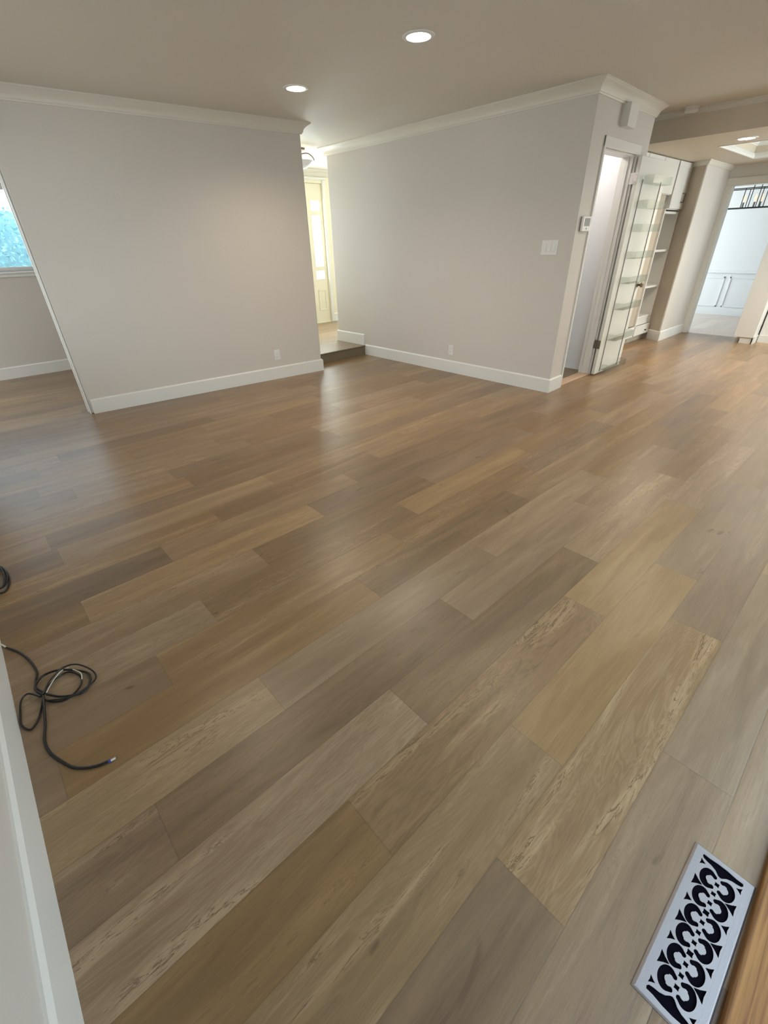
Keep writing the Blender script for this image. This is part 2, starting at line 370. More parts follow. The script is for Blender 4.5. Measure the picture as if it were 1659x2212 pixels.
def wall_with_holes(name, axis, c0, c1, a0, a1, z0, z1, holes, m=WALL):
    """axis 'y': wall runs along x between c0..c1 in y; holes = [(a,b,zlo,zhi)]"""
    bm = bmesh.new(); hs = sorted(holes); cur = a0
    def bb(a, b, za, zb):
        if b - a < 1e-5 or zb - za < 1e-5: return
        if axis == 'y': box(bm, a, b, c0, c1, za, zb)
        else: box(bm, c0, c1, a, b, za, zb)
    for (a, b, zl, zh) in hs:
        bb(cur, a, z0, z1); bb(a, b, z0, zl); bb(a, b, zh, z1); cur = b
    bb(cur, a1, z0, z1)
    return struct(build(name, bm, m))
wall_with_holes('wall_left_room_west', 'x', -3.1, -3.0, 5.0, 7.62, 0, HC, [(5.65, 7.15, 0.7, 2.1)])  # hidden opening added for the left room fill
wall_with_holes('wall_left', 'x', -0.47, -0.348, -0.43, 5.30, 0, HC, [(2.75, 4.55, 0.75, 2.1)])  # unseen opening added for the west fill
wall_with_holes('wall_foyer_west', 'x', A1[0] - T, A1[0], A1[1] + T, 7.42, 0, HC, [(5.6, 6.9, 0.9, 2.2)])  # opening added so fill light reaches the middle wall
struct(build('wall_left_room_east', BX((2.0, 2.1, 5.11, 7.5, 0, HC)), WALL))
WX0, WX1, WZ0, WZ1 = -0.95, 1.25, 1.19, 2.06
wall_with_holes('wall_left_room_north', 'y', 7.50, 7.62, -3.0, 2.1, 0, HC, [(WX0, WX1, WZ0, WZ1)])
wall_with_holes('wall_foyer_north', 'y', 7.42, 7.54, A1[0] - T, 7.1, 0, HC, [(3.85, 5.43, SZ, 2.26), (5.75, 6.7, 0.9, 2.1)], m=CREAM)
wall_with_holes('wall_south', 'y', -0.55, -0.43, -0.47, 9.15, 0, HC, [(0.05, 3.0, 0.0, 2.08), (6.9, 8.5, 0.95, 2.05)])
wall_with_holes('wall_kitchen_east', 'x', 9.03, 9.15, -0.55, 2.75, 0, HC, [(1.645, 2.392, 0.0, 1.995)], m=CAB)
wall_with_holes('wall_dining_north', 'y', 4.5, 4.62, 9.03, 11.6, 0, HC, [(9.45, 11.35, 0.3, 2.3)], m=WAIN)
struct(build('wall_dining_south', BX((9.15, 11.6, -0.1, 0.0, 0, HC)), WAIN))
struct(build('wall_dining_east', BX((11.5, 11.62, -0.1, 4.62, 0, HC)), WAIN))
struct(build('wall_dining_west', BX((9.03, 9.15, 2.75, 4.6, 0, HC)), WAIN))
struct(build('wall_kitchen_north', BX((7.984, 9.03, 2.455, 2.4705, 0, HC), (8.31, 9.03, 2.472, 2.60, 0, HC)), WALL))
def PB():
    bm = bmesh.new(); prism(bm, [(7.985, 2.471), (8.30, 2.471), (8.30, 3.2), (8.125, 3.2), (8.125, 2.70)], 0, HC); return bm
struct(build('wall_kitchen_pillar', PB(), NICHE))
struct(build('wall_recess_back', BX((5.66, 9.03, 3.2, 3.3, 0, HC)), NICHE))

# ---------------------------------------------------------------- ceiling, soffit, tray
struct(build('ceiling', BX((-3.2, 11.8, -0.7, 7.7, HC, HC + 0.12)), CEIL))
SX = 6.10
TX0, TX1, TY0, TY1 = 6.92, 8.40, -0.2, 2.085
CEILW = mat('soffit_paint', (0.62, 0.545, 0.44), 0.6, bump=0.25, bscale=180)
struct(build('ceiling_soffit', BX((SX, TX0, -0.43, 3.2, SOF, HC), (TX1, 9.03, -0.43, 3.2, SOF, HC), (TX0, TX1, -0.43, TY0, SOF, HC), (TX0, TX1, TY1, 3.2, SOF, HC)), CEILW))
bm = bmesh.new(); sweep(bm, [(SX, 3.0), (SX, -0.43)], crown_prof(HC, 0.03, 0.045), 1); struct(build('trim_1', bm, CEIL))
bm = bmesh.new(); sweep(bm, [(TX0, TY0), (TX0, TY1), (TX1, TY1), (TX1, TY0), (TX0, TY0)], crown_prof(HC, 0.09, 0.10), 1)
sweep(bm, [(TX0, TY0), (TX0, TY1), (TX1, TY1), (TX1, TY0), (TX0, TY0)], [(0, SOF - 0.004), (0.018, SOF - 0.004), (0.024, SOF + 0.02), (0.012, SOF + 0.05), (0, SOF + 0.06)], 1)
struct(build('trim_2', bm, TRIM))

# crown moulding of the main room
crown('trim_3', [(-0.345, yA(-0.345)), A1, (A1[0], A1[1] + T), (A1[0], 7.42)], 1)
crown('trim_4', [(7.0, 5.773), B1, B0, C1, (C1[0], 3.2)], 1)
crown('trim_5', [(-0.348, -0.43), (-0.348, yA(-0.348))], 1)
crown('trim_6', [(A1[0], 7.42), (7.0, 7.42)], 1)
crown('trim_7', [(8.25, 2.47), (7.995, 2.471)] if False else [(8.115, 2.69), (7.982, 2.455), (9.03, 2.455)], 1, SOF, 0.04, 0.05)

# baseboards
baseb('baseboard_back', [(A0[0] + 0.02, yA(A0[0] + 0.02)), A1, (A1[0], A1[1] + T), (A1[0], 5.156)], 1)
baseb('baseboard_middle', [(xB(5.156), 5.156), B0, (X0 - 0.03, yC(X0 - 0.03))], 1)
baseb('baseboard_foyer_step', [(7.0, 5.773), B1, (xB(5.17), 5.17)], 1, 0.15, SZ)
baseb('baseboard_left', [(-0.348, -0.43), (-0.348, 5.15)], 1, 0.165)
baseb('baseboard_left_room', [(-3.0, 7.5), (2.0, 7.5)], 1)
baseb('baseboard_foyer_north', [(5.49, 7.42), (7.0, 7.42)], 1, 0.14, SZ)
baseb('baseboard_kitchen', [(8.10, 2.66), (7.982, 2.455), (8.965, 2.455)], 1)
struct(build('trim_8', BX((5.505 - 0.012, 5.505, 2.43, 3.45, 0.004, 0.012)), TRIM))

# left end of wall A: jamb with two thin stops
for i, (a, b) in enumerate(((0.0, 0.030), (0.082, 0.120))):
    struct(build('trim_%d' % (9 + i), BX((A0[0] - 0.010, A0[0] - 0.001, A0[1] + a, A0[1] + b, 0, 2.16)), TRIM, bevel=0.002))

# ---------------------------------------------------------------- windows and doors of the shell
def window(name, x0, x1, y, z0, z1, muls, inward=-1, fr=0.05, sill=True, m=TRIM):
    root = bpy.data.objects.new(name, None); root.location = ((x0 + x1) / 2, y, z0); COL.objects.link(root); root['kind'] = 'structure'
    dx, dy, dz = root.location
    bs = [(x0, x1, y, y + 0.05, z0, z0 + fr), (x0, x1, y, y + 0.05, z1 - fr, z1), (x0, x0 + fr, y, y + 0.05, z0 + fr, z1 - fr), (x1 - fr, x1, y, y + 0.05, z0 + fr, z1 - fr)]
    for mx in muls: bs.append((mx - 0.025, mx + 0.025, y, y + 0.05, z0 + fr, z1 - fr))
    bs = [(a - dx, b - dx, c - dy, d - dy, e_ - dz, f - dz) for a, b, c, d, e_, f in bs]
    build('window_frame', BX(*bs), m, root, bevel=0.004)
    xs = [x0] + list(muls) + [x1]
    for a, b in zip(xs, xs[1:]): build('pane', BX((a + 0.02 - dx, b - 0.02 - dx, 0.022, 0.026, fr * .6, z1 - z0 - fr * .6)), PANE, root)
    if sill:
        yi = y - 0.075 if inward < 0 else y + 0.05
        build('window_sill', BX((x0 - 0.03 - dx, x1 + 0.03 - dx, yi - dy - 0.02, yi - dy + 0.075, -0.02, 0.0)), m, root, bevel=0.004)
        build('apron', BX((x0 - 0.01 - dx, x1 + 0.01 - dx, yi - dy - 0.002, yi - dy + 0.010, -0.055, -0.02)), m, root, bevel=0.003)
    return root
window('window_1', WX0, WX1, 7.56, WZ0, WZ1, [0.64])
window('added_window_2', 6.9, 8.5, -0.52, 0.95, 2.05, [7.7], 1)  # unseen kitchen window, added for its light
window('added_window_3', 9.45, 11.35, 4.54, 0.3, 2.3, [10.4])  # unseen dining window, put in to make the room bright
window('added_window_4', 5.75, 6.7, 7.46, 0.9, 2.1, [])  # unseen foyer side window, added for more light
window('door_1', 0.05, 3.0, -0.52, 0.0, 2.08, [1.525], 1, 0.07, False)   # patio door behind the photographer

# front door set of the foyer: narrow leaf with three lites and a raised panel, wide leaf, casing
fd = bpy.data.objects.new('door_2', None); fd.location = (4.6, 7.44, SZ); COL.objects.link(fd); fd['kind'] = 'structure'
def fo(x0, x1, y0, y1, z0, z1): return (x0 - 4.6, x1 - 4.6, y0 - 7.44, y1 - 7.44, z0 - SZ, z1 - SZ)
K = 7.42 / 7.2
gx0, gx1 = 5.165, 5.335
lites = [(1.88, 2.02), (1.055, 1.815), (0.855, 0.985)]
def leaf(x0, x1, g0, g1):
    bs = [fo(x0, g0, 7.45, 7.49, SZ, 2.258), fo(g1, x1, 7.45, 7.49, SZ, 2.258)]; zc = 2.258
    for zl, zh in lites: bs.append(fo(g0, g1, 7.45, 7.49, zh, zc)); zc = zl
    bs.append(fo(g0, g1, 7.45, 7.49, SZ, zc))
    lf = build('door_leaf', BX(*bs), CREAM, fd)
    for zl, zh in lites: build('lite', BX(fo(g0, g1, 7.468, 7.472, zl, zh)), PANE, fd)
    bs = []
    for (a, b, c, d) in ((g0, g1, .66, .685), (g0, g1, .33, .355), (g0, g0 + .025, .355, .66), (g1 - .025, g1, .355, .66)): bs.append(fo(a, b, 7.438, 7.452, c, d))
    build('raised_panel', BX(*bs), CREAM, fd, bevel=0.004)
DX = 0.0
leaf(5.06, 5.425, 5.19, 5.365)
leaf(3.87, 5.03, 4.10, 4.80)
build('mullion', BX(fo(5.03, 5.06, 7.44, 7.50, SZ, 2.258)), TRIM, fd)
struct(build('trim_11', BX((5.43, 5.49, 7.402, 7.42, SZ, 2.30), (3.78, 3.85, 7.402, 7.42, SZ, 2.30), (3.78, 5.49, 7.402, 7.42, 2.30, 2.32), (3.77, 5.505, 7.392, 7.42, 2.31, 2.335)), TRIM, bevel=0.004))

# pantry doorway casing and jambs
struct(build('trim_12', BX((X0 - 0.027, X0, yC(X0) - 0.015, yC(X0) + 0.004, 0, 2.126), (X1, X1 + 0.075, yC(X1) - 0.014, yC(X1) + 0.006, 0, 2.126)), TRIM, bevel=0.004))
bm = bmesh.new(); prism(bm, [(X0 - 0.027, yC(X0) - 0.017), (X1 + 0.075, yC(X1 + .08) - 0.017), (X1 + 0.075, yC(X1 + .08)), (X0 - 0.027, yC(X0))], 2.05, 2.126)
struct(build('trim_13', bm, TRIM, bevel=0.004))
struct(build('trim_14', BX((X0 - 0.0, X0 + 0.012, 2.29, 2.42, 0, ZT), (X1 - 0.012, X1, 2.31, 2.425, 0, ZT), (X0, X1, 2.30, 2.42, ZT - 0.012, ZT), (X1 - 0.024, X1 - 0.012, 2.345, 2.38, 0, ZT - 0.012)), TRIM, bevel=0.002))
# doorway to the dining room
struct(build('trim_15', BX((9.012, 9.03, 2.392, 2.468, 0, 1.995), (9.012, 9.03, 1.57, 1.645, 0, 1.995), (9.012, 9.03, 1.57, 2.468, 1.995, 2.075)), TRIM, bevel=0.004))
struct(build('trim_16', BX((9.02, 9.16, 2.378, 2.393, 0, 1.98), (9.02, 9.16, 1.645, 1.66, 0, 1.98), (9.02, 9.16, 1.645, 2.393, 1.98, 1.995)), TRIM, bevel=0.002))
# dining room wainscot: chair rail, panel mouldings, baseboard
bs = [(11.47, 11.5, 0, 4.5, 0.745, 0.79), (11.485, 11.5, 0, 4.5, 0, 0.13)]
y = 2.575
for i in range(-2, 3):
    a, b = y + i * 1.06 - 0.98 + 0.0, y + i * 1.06
    for q in ((a, b, .655, .685), (a, b, .15, .175), (a, a + .025, .15, .685), (b - .025, b, .15, .685)): bs.append((11.488, 11.5, max(q[0], 0), min(q[1], 4.5), q[2], q[3])) if q[1] > 0 and q[0] < 4.5 else None
y = 2.65
struct(build('trim_17', BX(*bs), WAIN, bevel=0.003))

# hedge and ground outside the left room window
struct(build('ground', BX((-8, 14, 7.8, 20, -0.3, -0.2), (-8, 14, -8, -0.75, -0.3, -0.2)), PATIO))
bm = bmesh.new(); rr = random.Random(3)
for i in range(9000):
    x = rr.uniform(-2.2, 2.4); z = rr.uniform(0.0, 2.0); yy = 9.0 + rr.uniform(-0.18, 0.18) + 0.12 * math.sin(x * 5) * math.sin(z * 6)
    s = rr.uniform(0.022, 0.048); a = Vector((rr.gauss(0, 1), rr.gauss(0, 1), rr.gauss(0, 1))).normalized(); b = a.cross(Vector((rr.gauss(0, 1), rr.gauss(0, 1), rr.gauss(0, 1)))).normalized()
    c = Vector((x, yy, z)); bm.faces.new([bm.verts.new(c + a * s), bm.verts.new(c + b * s * .5), bm.verts.new(c - a * s), bm.verts.new(c - b * s * .5)])
box(bm, -2.3, 2.5, 9.25, 9.6, -0.2, 1.9)
hd = build('hedge', bm, LEAF); tag(hd, 'blue-green leafy hedge seen through the window at the left edge', 'hedge'); hd['kind'] = 'stuff'

# ================================================================ THINGS
# ---- recessed ceiling lights
def downlight(x, y, z, label, energy, group='recessed ceiling lights', warm=(1.0, 0.84, 0.64)):
    t = thing('recessed_light', (x, y, z), label, 'ceiling light', group)
    bm = bmesh.new(); lathe(bm, [(0.072, -0.001), (0.074, -0.006), (0.090, -0.006), (0.098, -0.003), (0.099, 0.0)], 40)
    build('trim_ring', bm, PLAST, t, smooth=True)
    bm = bmesh.new(); lathe(bm, [(0.0, -0.006), (0.06, -0.005), (0.073, -0.001)], 40); build('led_lens', bm, LED, t, smooth=True)
    l = bpy.data.lights.new('downlight_beam', 'SPOT'); l.energy = energy * LAMP; l.color = warm; l.shadow_soft_size = 0.075; l.spot_size = math.radians(150); l.spot_blend = 0.9
    o = bpy.data.objects.new('downlight_beam', l); o.location = (0, 0, -0.02); COL.objects.link(o); o.parent = t
    return t
downlight(2.691, 2.588, HC, 'round recessed ceiling light nearest the camera, glowing white, top centre', 19)
downlight(2.669, 3.890, HC, 'round recessed ceiling light above the gap between the two walls', 27)
downlight(6.62, 1.75, SOF, 'round recessed light in the lowered ceiling beside the tray recess', 44)

downlight(2.69, 1.28, HC, 'round recessed ceiling light above the viewer, nearest the patio door', 10)
downlight(0.75, 2.59, HC, 'added unseen ceiling fill light left of the others, nearer the viewer', 10)  # lamp added out of view as warm fill for the main room
downlight(4.70, 0.92, HC, 'added unseen ceiling fill light off to the right, just before the lowered ceiling', 26)  # out-of-view lamp added to warm the floor at the right
downlight(6.62, 0.30, SOF, 'added unseen fill light in the lowered ceiling further along from the tray corner', 36)  # unseen lamp added to brighten the kitchen side
downlight(8.70, 0.90, SOF, 'added unseen fill light in the lowered ceiling beside the tall cabinet', 28)  # another unseen kitchen lamp, added for fill

# ---- smoke detector
t = thing('smoke_detector', (6.02, 2.13, HC), 'white round smoke detector on the ceiling in front of the lowered section', 'smoke detector')
# real ray distance keeps it on the main ceiling, just short of the soffit
bm = bmesh.new(); lathe(bm, [(0.066, 0), (0.066, -0.012), (0.060, -0.014), (0.060, -0.020)], 32); build('mounting_base', bm, PLAST, t, smooth=True)
bm = bmesh.new(); lathe(bm, [(0.063, -0.020), (0.064, -0.034), (0.050, -0.046), (0.0, -0.048)], 32); build('cover', bm, PLAST, t, smooth=True)

# ---- outlets
def outlet(x, y, z, rz, label):
    t = thing('wall_outlet', (x, y, z), label, 'outlet', 'wall outlets', rz)
    build('cover_plate', BX((-0.036, 0.036, -0.006, 0, -0.058, 0.058)), PLAST, t, bevel=0.003)
    for s in (-1, 1):
        r = build('socket', BX((-0.016, 0.016, -0.009, -0.005, s * 0.021 - 0.014, s * 0.021 + 0.014)), PLAST, t, bevel=0.004)
        build('slot', BX((-0.007, -0.005, -0.0095, -0.0085, s * 0.021 - 0.004, s * 0.021 + 0.006), (0.005, 0.007, -0.0095, -0.0085, s * 0.021 - 0.004, s * 0.021 + 0.006)), GPLAST, r)
    return t
outlet(2.746, yA(2.746), 0.275, math.atan2(A1[1] - A0[1], A1[0] - A0[0]), 'white duplex outlet low on the left wall near its right end')
outlet(xB(3.585), 3.585, 0.262, -P2 - 0.0191 + 0.038, 'white duplex outlet low on the middle wall')

# ---- triple rocker switch
t = thing('light_switch', (xB(2.487), 2.487, 1.320), 'white triple rocker light switch plate on the middle wall by the corner', 'light switch', None, -P2 + 0.0191)
build('cover_plate', BX((-0.082, 0.082, -0.006, 0, -0.061, 0.061)), PLAST, t, bevel=0.003)
for i in (-1, 0, 1):
    bm = bmesh.new(); x = i * 0.046
    vs = [(x - .0165, -.006, -.033), (x + .0165, -.006, -.033), (x + .0165, -.006, .033), (x - .0165, -.006, .033), (x - .0165, -.012, -.033), (x + .0165, -.012, -.033), (x + .0165, -.0075, .033), (x - .0165, -.0075, .033)]
    V = [bm.verts.new(p) for p in vs]
    for f in ((0, 1, 2, 3), (4, 5, 6, 7), (0, 1, 5, 4), (1, 2, 6, 5), (2, 3, 7, 6), (3, 0, 4, 7)): bm.faces.new([V[q] for q in f])
    build('rocker', bm, PLAST, t, bevel=0.0015)

# ---- thermostat
yt = yC(4.53)
t = thing('thermostat', (4.537, yt, 1.497), 'white wall thermostat with grey screen left of the pantry doorway', 'thermostat')
build('back_plate', BX((-0.070, 0.066, -0.010, 0, -0.052, 0.052)), GPLAST, t)
build('housing', BX((-0.075, 0.075, -0.032, -0.010, -0.058, 0.058)), PLAST, t, bevel=0.005)
build('screen', BX((-0.045, 0.05, -0.034, -0.0315, -0.018, 0.042)), GPLAST, t)
bm = bmesh.new(); lathe(bm, [(0.007, -0.031), (0.007, -0.035), (0, -0.036)], 16, (0, 0, -0.036), 'Y'); build('button', bm, GPLAST, t)

# ---- door chime box
t = thing('door_chime', (4.985, yC(4.985), 2.28), 'white box-shaped door chime above the pantry doorway', 'door chime')
build('housing', BX((-0.083, 0.083, -0.068, 0, -0.078, 0.080)), TRIM, t, bevel=0.003)

# ---- strike plate at the pantry jamb
sp_ = thing('strike_plate', (X0 + 0.012, 2.288, 0.925), 'small dark metal strike plate on the left jamb of the pantry doorway', 'strike plate')
build('plate', BX((-0.001, 0.003, -0.016, 0.030, -0.030, 0.030)), PEWTER, sp_, bevel=0.001)

# ---- pantry door with acrylic rack
DL, DR, DYF, DYB = 5.365, 6.052, 2.225, 2.260
pd = thing('pantry_door', (DL, DYF, 0.014), 'white pantry door swung fully open beside its doorway', 'door')
pd['label'] = 'white hinged pantry door swung fully open, with nickel hinges and knob'
def dl(x0, x1, y0, y1, z0, z1): return (x0 - DL, x1 - DL, y0 - DYF, y1 - DYF, z0 - 0.014, z1 - 0.014)
build('door_panel', BX(dl(DL, DR, DYF, DYB, 0.014, 2.040)), DOORP, pd, bevel=0.003)
for z, m in ((1.868, CHROME), (0.345, PEWTER)):
    h = build('hinge', BX(dl(DL - 0.003, DL + 0.001, DYF + 0.002, DYB + 0.001, z - 0.045, z + 0.045), dl(DL + 0.008, DL + 0.012, DYB + 0.004, DYB + 0.045, z - 0.045, z + 0.045)), m, pd)
    bm = bmesh.new(); tube(bm, [(0.003, 0.037, z - 0.014 - 0.046), (0.003, 0.037, z - 0.014 + 0.046)], 0.006, 12); build('knuckle', bm, m, h, smooth=True)
    bm = bmesh.new()
    for a in (-.03, 0, .03): lathe(bm, [(0.004, 0), (0.003, -0.002), (0, -0.002)], 10, (-0.003, 0.012 + abs(a) * .3, z - .014 + a), 'X')
    build('screw', bm, m, h)
kb = bmesh.new(); lathe(kb, [(0.0, -0.062), (0.018, -0.060), (0.027, -0.050), (0.027, -0.040), (0.014, -0.028), (0.010, -0.010), (0.026, -0.006), (0.028, 0.0)], 24, (6.012 - DL, 0, 0.901), 'Y')
build('door_knob', kb, PEWTER, pd, smooth=True)
kb = bmesh.new(); lathe(kb, [(0.0, 0.097), (0.018, 0.095), (0.027, 0.085), (0.027, 0.075), (0.014, 0.063), (0.010, 0.045), (0.026, 0.041), (0.028, 0.035)], 24, (6.012 - DL, 0, 0.901), 'Y')
build('door_knob', kb, PEWTER, pd, smooth=True)
# rack: two uprights and eight clear trays
rk = thing('door_rack', (5.50, DYF, 0.03), 'clear acrylic eight-tray storage rack mounted on the open pantry door', 'rack')
for x in (5.490, 5.958): build('upright', BX((x - 0.005 - 5.50, x + 0.005 - 5.50, -0.007, -0.001, 0.0, 1.835)), ALU, rk)
for z in (1.830, 1.630, 1.430, 1.190, 0.955, 0.698, 0.376, 0.045):
    z -= 0.03; a, b = 5.497 - 5.50, 5.972 - 5.50
    tr = build('tray', BX((a, b, -0.100, -0.008, z, z + 0.004), (a, b, -0.101, -0.097, z + 0.004, z + 0.068), (a, a + 0.004, -0.097, -0.008, z + 0.004, z + 0.068), (b - 0.004, b, -0.097, -0.008, z + 0.004, z + 0.068)), ACRYL, rk)

# ---- built-in cabinets in the recess
cb = thing('built_in_bookcase', (7.6, 2.69, 0), 'white built-in shelf unit with open shelves and a drawer beside the pillar', 'bookcase')
def cl(x0, x1, y0, y1, z0, z1): return (x0 - 7.6, x1 - 7.6, y0 - 2.69, y1 - 2.69, z0, z1)
build('carcass', BX(cl(7.580, 7.604, 2.69, 3.15, 0.09, 1.70), cl(8.098, 8.118, 2.69, 3.15, 0.09, 1.70), cl(7.580, 8.118, 3.15, 3.19, 0.09, 1.70)), CAB, cb, bevel=0.002)
for z in (0.362, 0.770, 1.225, 1.672): build('shelf', BX(cl(7.604, 8.098, 2.692, 3.15, z - 0.028, z)), CAB, cb, bevel=0.002)
build('base_panel', BX(cl(7.585, 8.118, 2.70, 2.72, 0.235, 0.335)), CAB, cb)
dw = build('drawer', BX(cl(7.545, 8.095, 2.668, 2.69, 0.095, 0.232)), CAB, cb, bevel=0.003)
bm = bmesh.new(); lathe(bm, [(0.0, -0.045), (0.012, -0.042), (0.012, -0.036), (0.005, -0.030), (0.006, -0.022)], 16, (7.93 - 7.6, 0, 0.152), 'Y'); build('knob', bm, BLACK, dw, smooth=True)
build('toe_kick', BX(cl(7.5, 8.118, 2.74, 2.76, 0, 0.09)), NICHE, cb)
uc = thing('wall_cabinet', (7.62, 2.69, 1.69), 'white wall cabinet with black bar pull above the open shelves', 'cabinet')
build('carcass', BX((-0.0, 0.498, 0.0, 0.45, 0.0, 0.52)), CAB, uc)
d = build('door', BX((0.004, 0.49, -0.022, -0.001, 0.012, 0.515)), CAB, uc, bevel=0.003)
build('door_frame', BX((0.004, 0.49, -0.027, -0.022, 0.012, 0.07), (0.004, 0.49, -0.027, -0.022, 0.46, 0.515), (0.004, 0.055, -0.027, -0.022, 0.07, 0.46), (0.44, 0.49, -0.027, -0.022, 0.07, 0.46)), CAB, d, bevel=0.002)
bm = bmesh.new()
tube(bm, [(0.365, -0.027, 0.085), (0.365, -0.060, 0.085), (0.365, -0.060, 0.185), (0.365, -0.027, 0.185)], 0.005, 8)
build('bar_pull', bm, BLACK, d)
uc2 = thing('wall_cabinet', (6.13, 2.69, 1.845), 'white wall cabinet partly hidden behind the open pantry door, topmost left', 'cabinet')
build('carcass', BX((0.0, 1.47, 0.0, 0.45, 0.0, 0.365)), CAB, uc2)
for a in (0.0, 0.49, 0.98):
    d = build('door', BX((a + 0.004, a + 0.486, -0.022, -0.001, 0.006, 0.36)), CAB, uc2, bevel=0.003)
lc = thing('base_cabinet', (6.30, 2.69, 0), 'white low base ledge behind the open pantry door, left of the drawer', 'cabinet')
build('carcass', BX((0.0, 1.238, -0.01, 0.0, 0.09, 0.235)), CAB, lc); build('toe_kick', BX((0.0, 1.19, 0.05, 0.07, 0, 0.09)), NICHE, lc)
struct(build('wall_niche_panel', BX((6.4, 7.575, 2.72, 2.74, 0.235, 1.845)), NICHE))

# ---- tall cabinet at the right edge
tcab = thing('tall_cabinet', (8.56, 1.38, 0), 'tall white kitchen cabinet right of the dining room doorway', 'cabinet')
build('side_panel', BX((0.0, 0.46, 0.0, 0.245, 0.085, 2.21)), CAB, tcab, bevel=0.003)
build('toe_kick', BX((0.02, 0.46, 0.02, 0.16, 0, 0.085)), CAB, tcab)
build('baseboard_return', BX((0.0, 0.46, -0.012, 0.0, 0.0, 0.10)), CAB, tcab)
struct(build('wall_kitchen_return', BX((8.80, 9.03, -0.43, 1.36, 0, 2.21)), CAB))
struct(build('baseboard_kitchen_return', BX((8.785, 8.80, -0.43, 1.36, 0, 0.10)), CAB))

# ---- dining chandelier
ch = thing('linear_chandelier', (10.3, 2.35, 2.44), 'black rectangular frame chandelier with glass candle bulbs in the dining room', 'chandelier')
bm = bmesh.new(); zt, zb = -0.43, -0.69
for x in (-0.14, 0.14):
    for z in (zt, zb): tube(bm, [(x, -0.62, z), (x, 0.62, z)], 0.0065, 6)
    for y in (-0.62, -0.12, 0.12, 0.62): tube(bm, [(x, y, zt), (x, y, zb)], 0.0065, 6)
for y in (-0.62, 0.62):
    for z in (zt, zb): tube(bm, [(-0.14, y, z), (0.14, y, z)], 0.0065, 6)
tube(bm, [(0, -0.62, zb), (0, 0.62, zb)], 0.010, 6)
build('frame', bm, BLACK, ch)
bm = bmesh.new(); tube(bm, [(0, -0.05, 0), (0, -0.05, zb)], 0.006, 8); tube(bm, [(0, 0.05, 0), (0, 0.05, zb)], 0.006, 8); build('stem', bm, BLACK, ch)
bm = bmesh.new(); lathe(bm, [(0.07, -0.02), (0.07, 0.0)], 24); build('canopy', bm, BLACK, ch)
for y in (-0.33, -0.09, 0.12, 0.36) if False else (-0.34, -0.10, 0.13, -0.02):
    s = bmesh.new(); lathe(s, [(0.014, 0.0), (0.014, 0.07), (0.006, 0.072)], 12, (0, y, zb + 0.006)); so = build('socket', s, GPLAST, ch, smooth=True)
    b = bmesh.new(); lathe(b, [(0.010, 0.072), (0.020, 0.10), (0.020, 0.12), (0.008, 0.165), (0.0, 0.18)], 12, (0, y, zb + 0.006)); build('bulb', b, BULB, so, smooth=True)

# ---- foyer ceiling lamp
fl = thing('bowl_ceiling_lamp', (4.08, 6.0, HC), 'semi-flush ceiling lamp with pale glass bowl in the foyer', 'ceiling light')
bm = bmesh.new(); lathe(bm, [(0.075, 0.0), (0.070, -0.02), (0.02, -0.03), (0.012, -0.05), (0.012, -0.12)], 24); build('canopy', bm, BRONZE, fl, smooth=True)
bm = bmesh.new(); lathe(bm, [(0.0, -0.215), (0.07, -0.205), (0.13, -0.175), (0.18, -0.135), (0.186, -0.132), (0.176, -0.142), (0.12, -0.185), (0.0, -0.222)][:5] + [(0.178, -0.130), (0.12, -0.168), (0.0, -0.205)], 32); build('glass_bowl', bm, SHADE, fl, smooth=True)
for k in range(3):
    a = -0.5 + k * 2 * math.pi / 3
    bm = bmesh.new(); tube(bm, smoothpath([(0.012 * math.cos(a), 0.012 * math.sin(a), -0.06), (0.10 * math.cos(a), 0.10 * math.sin(a), -0.05), (0.165 * math.cos(a), 0.165 * math.sin(a), -0.09), (0.183 * math.cos(a), 0.183 * math.sin(a), -0.133)], 5), 0.007, 8); build('arm', bm, BRONZE, fl, smooth=True)
l = bpy.data.lights.new('bowl_lamp_glow', 'POINT'); l.energy = 0.7 * LAMP; l.color = (1, .86, .62); l.shadow_soft_size = 0.05
o = bpy.data.objects.new('bowl_lamp_glow', l); o.location = (0, 0, -0.10); COL.objects.link(o); o.parent = fl
# pantry ceiling lamp (lights the inside of the closet)
pn = thing('closet_lamp', (5.0, 2.95, HC), 'small round ceiling lamp inside the pantry, out of view', 'ceiling light')
bm = bmesh.new(); lathe(bm, [(0.09, 0.0), (0.09, -0.03), (0.0, -0.05)], 24); build('diffuser', bm, SHADE, pn, smooth=True)
l = bpy.data.lights.new('closet_glow', 'POINT'); l.energy = 6 * LAMP; l.color = (1, .95, .93); l.shadow_soft_size = 0.06
o = bpy.data.objects.new('closet_glow', l); o.location = (0, 0, -0.12); COL.objects.link(o); o.parent = pn

# ---- oak sill board at the patio door
sill = thing('oak_threshold', (0.0, -0.43, 0), 'varnished oak threshold board at the bottom right corner of the view', 'threshold')
build('board', BX((-0.30, 3.2, 0.0, 0.147, 0.0, 0.022)), OAK, sill, bevel=0.005, seg=3)

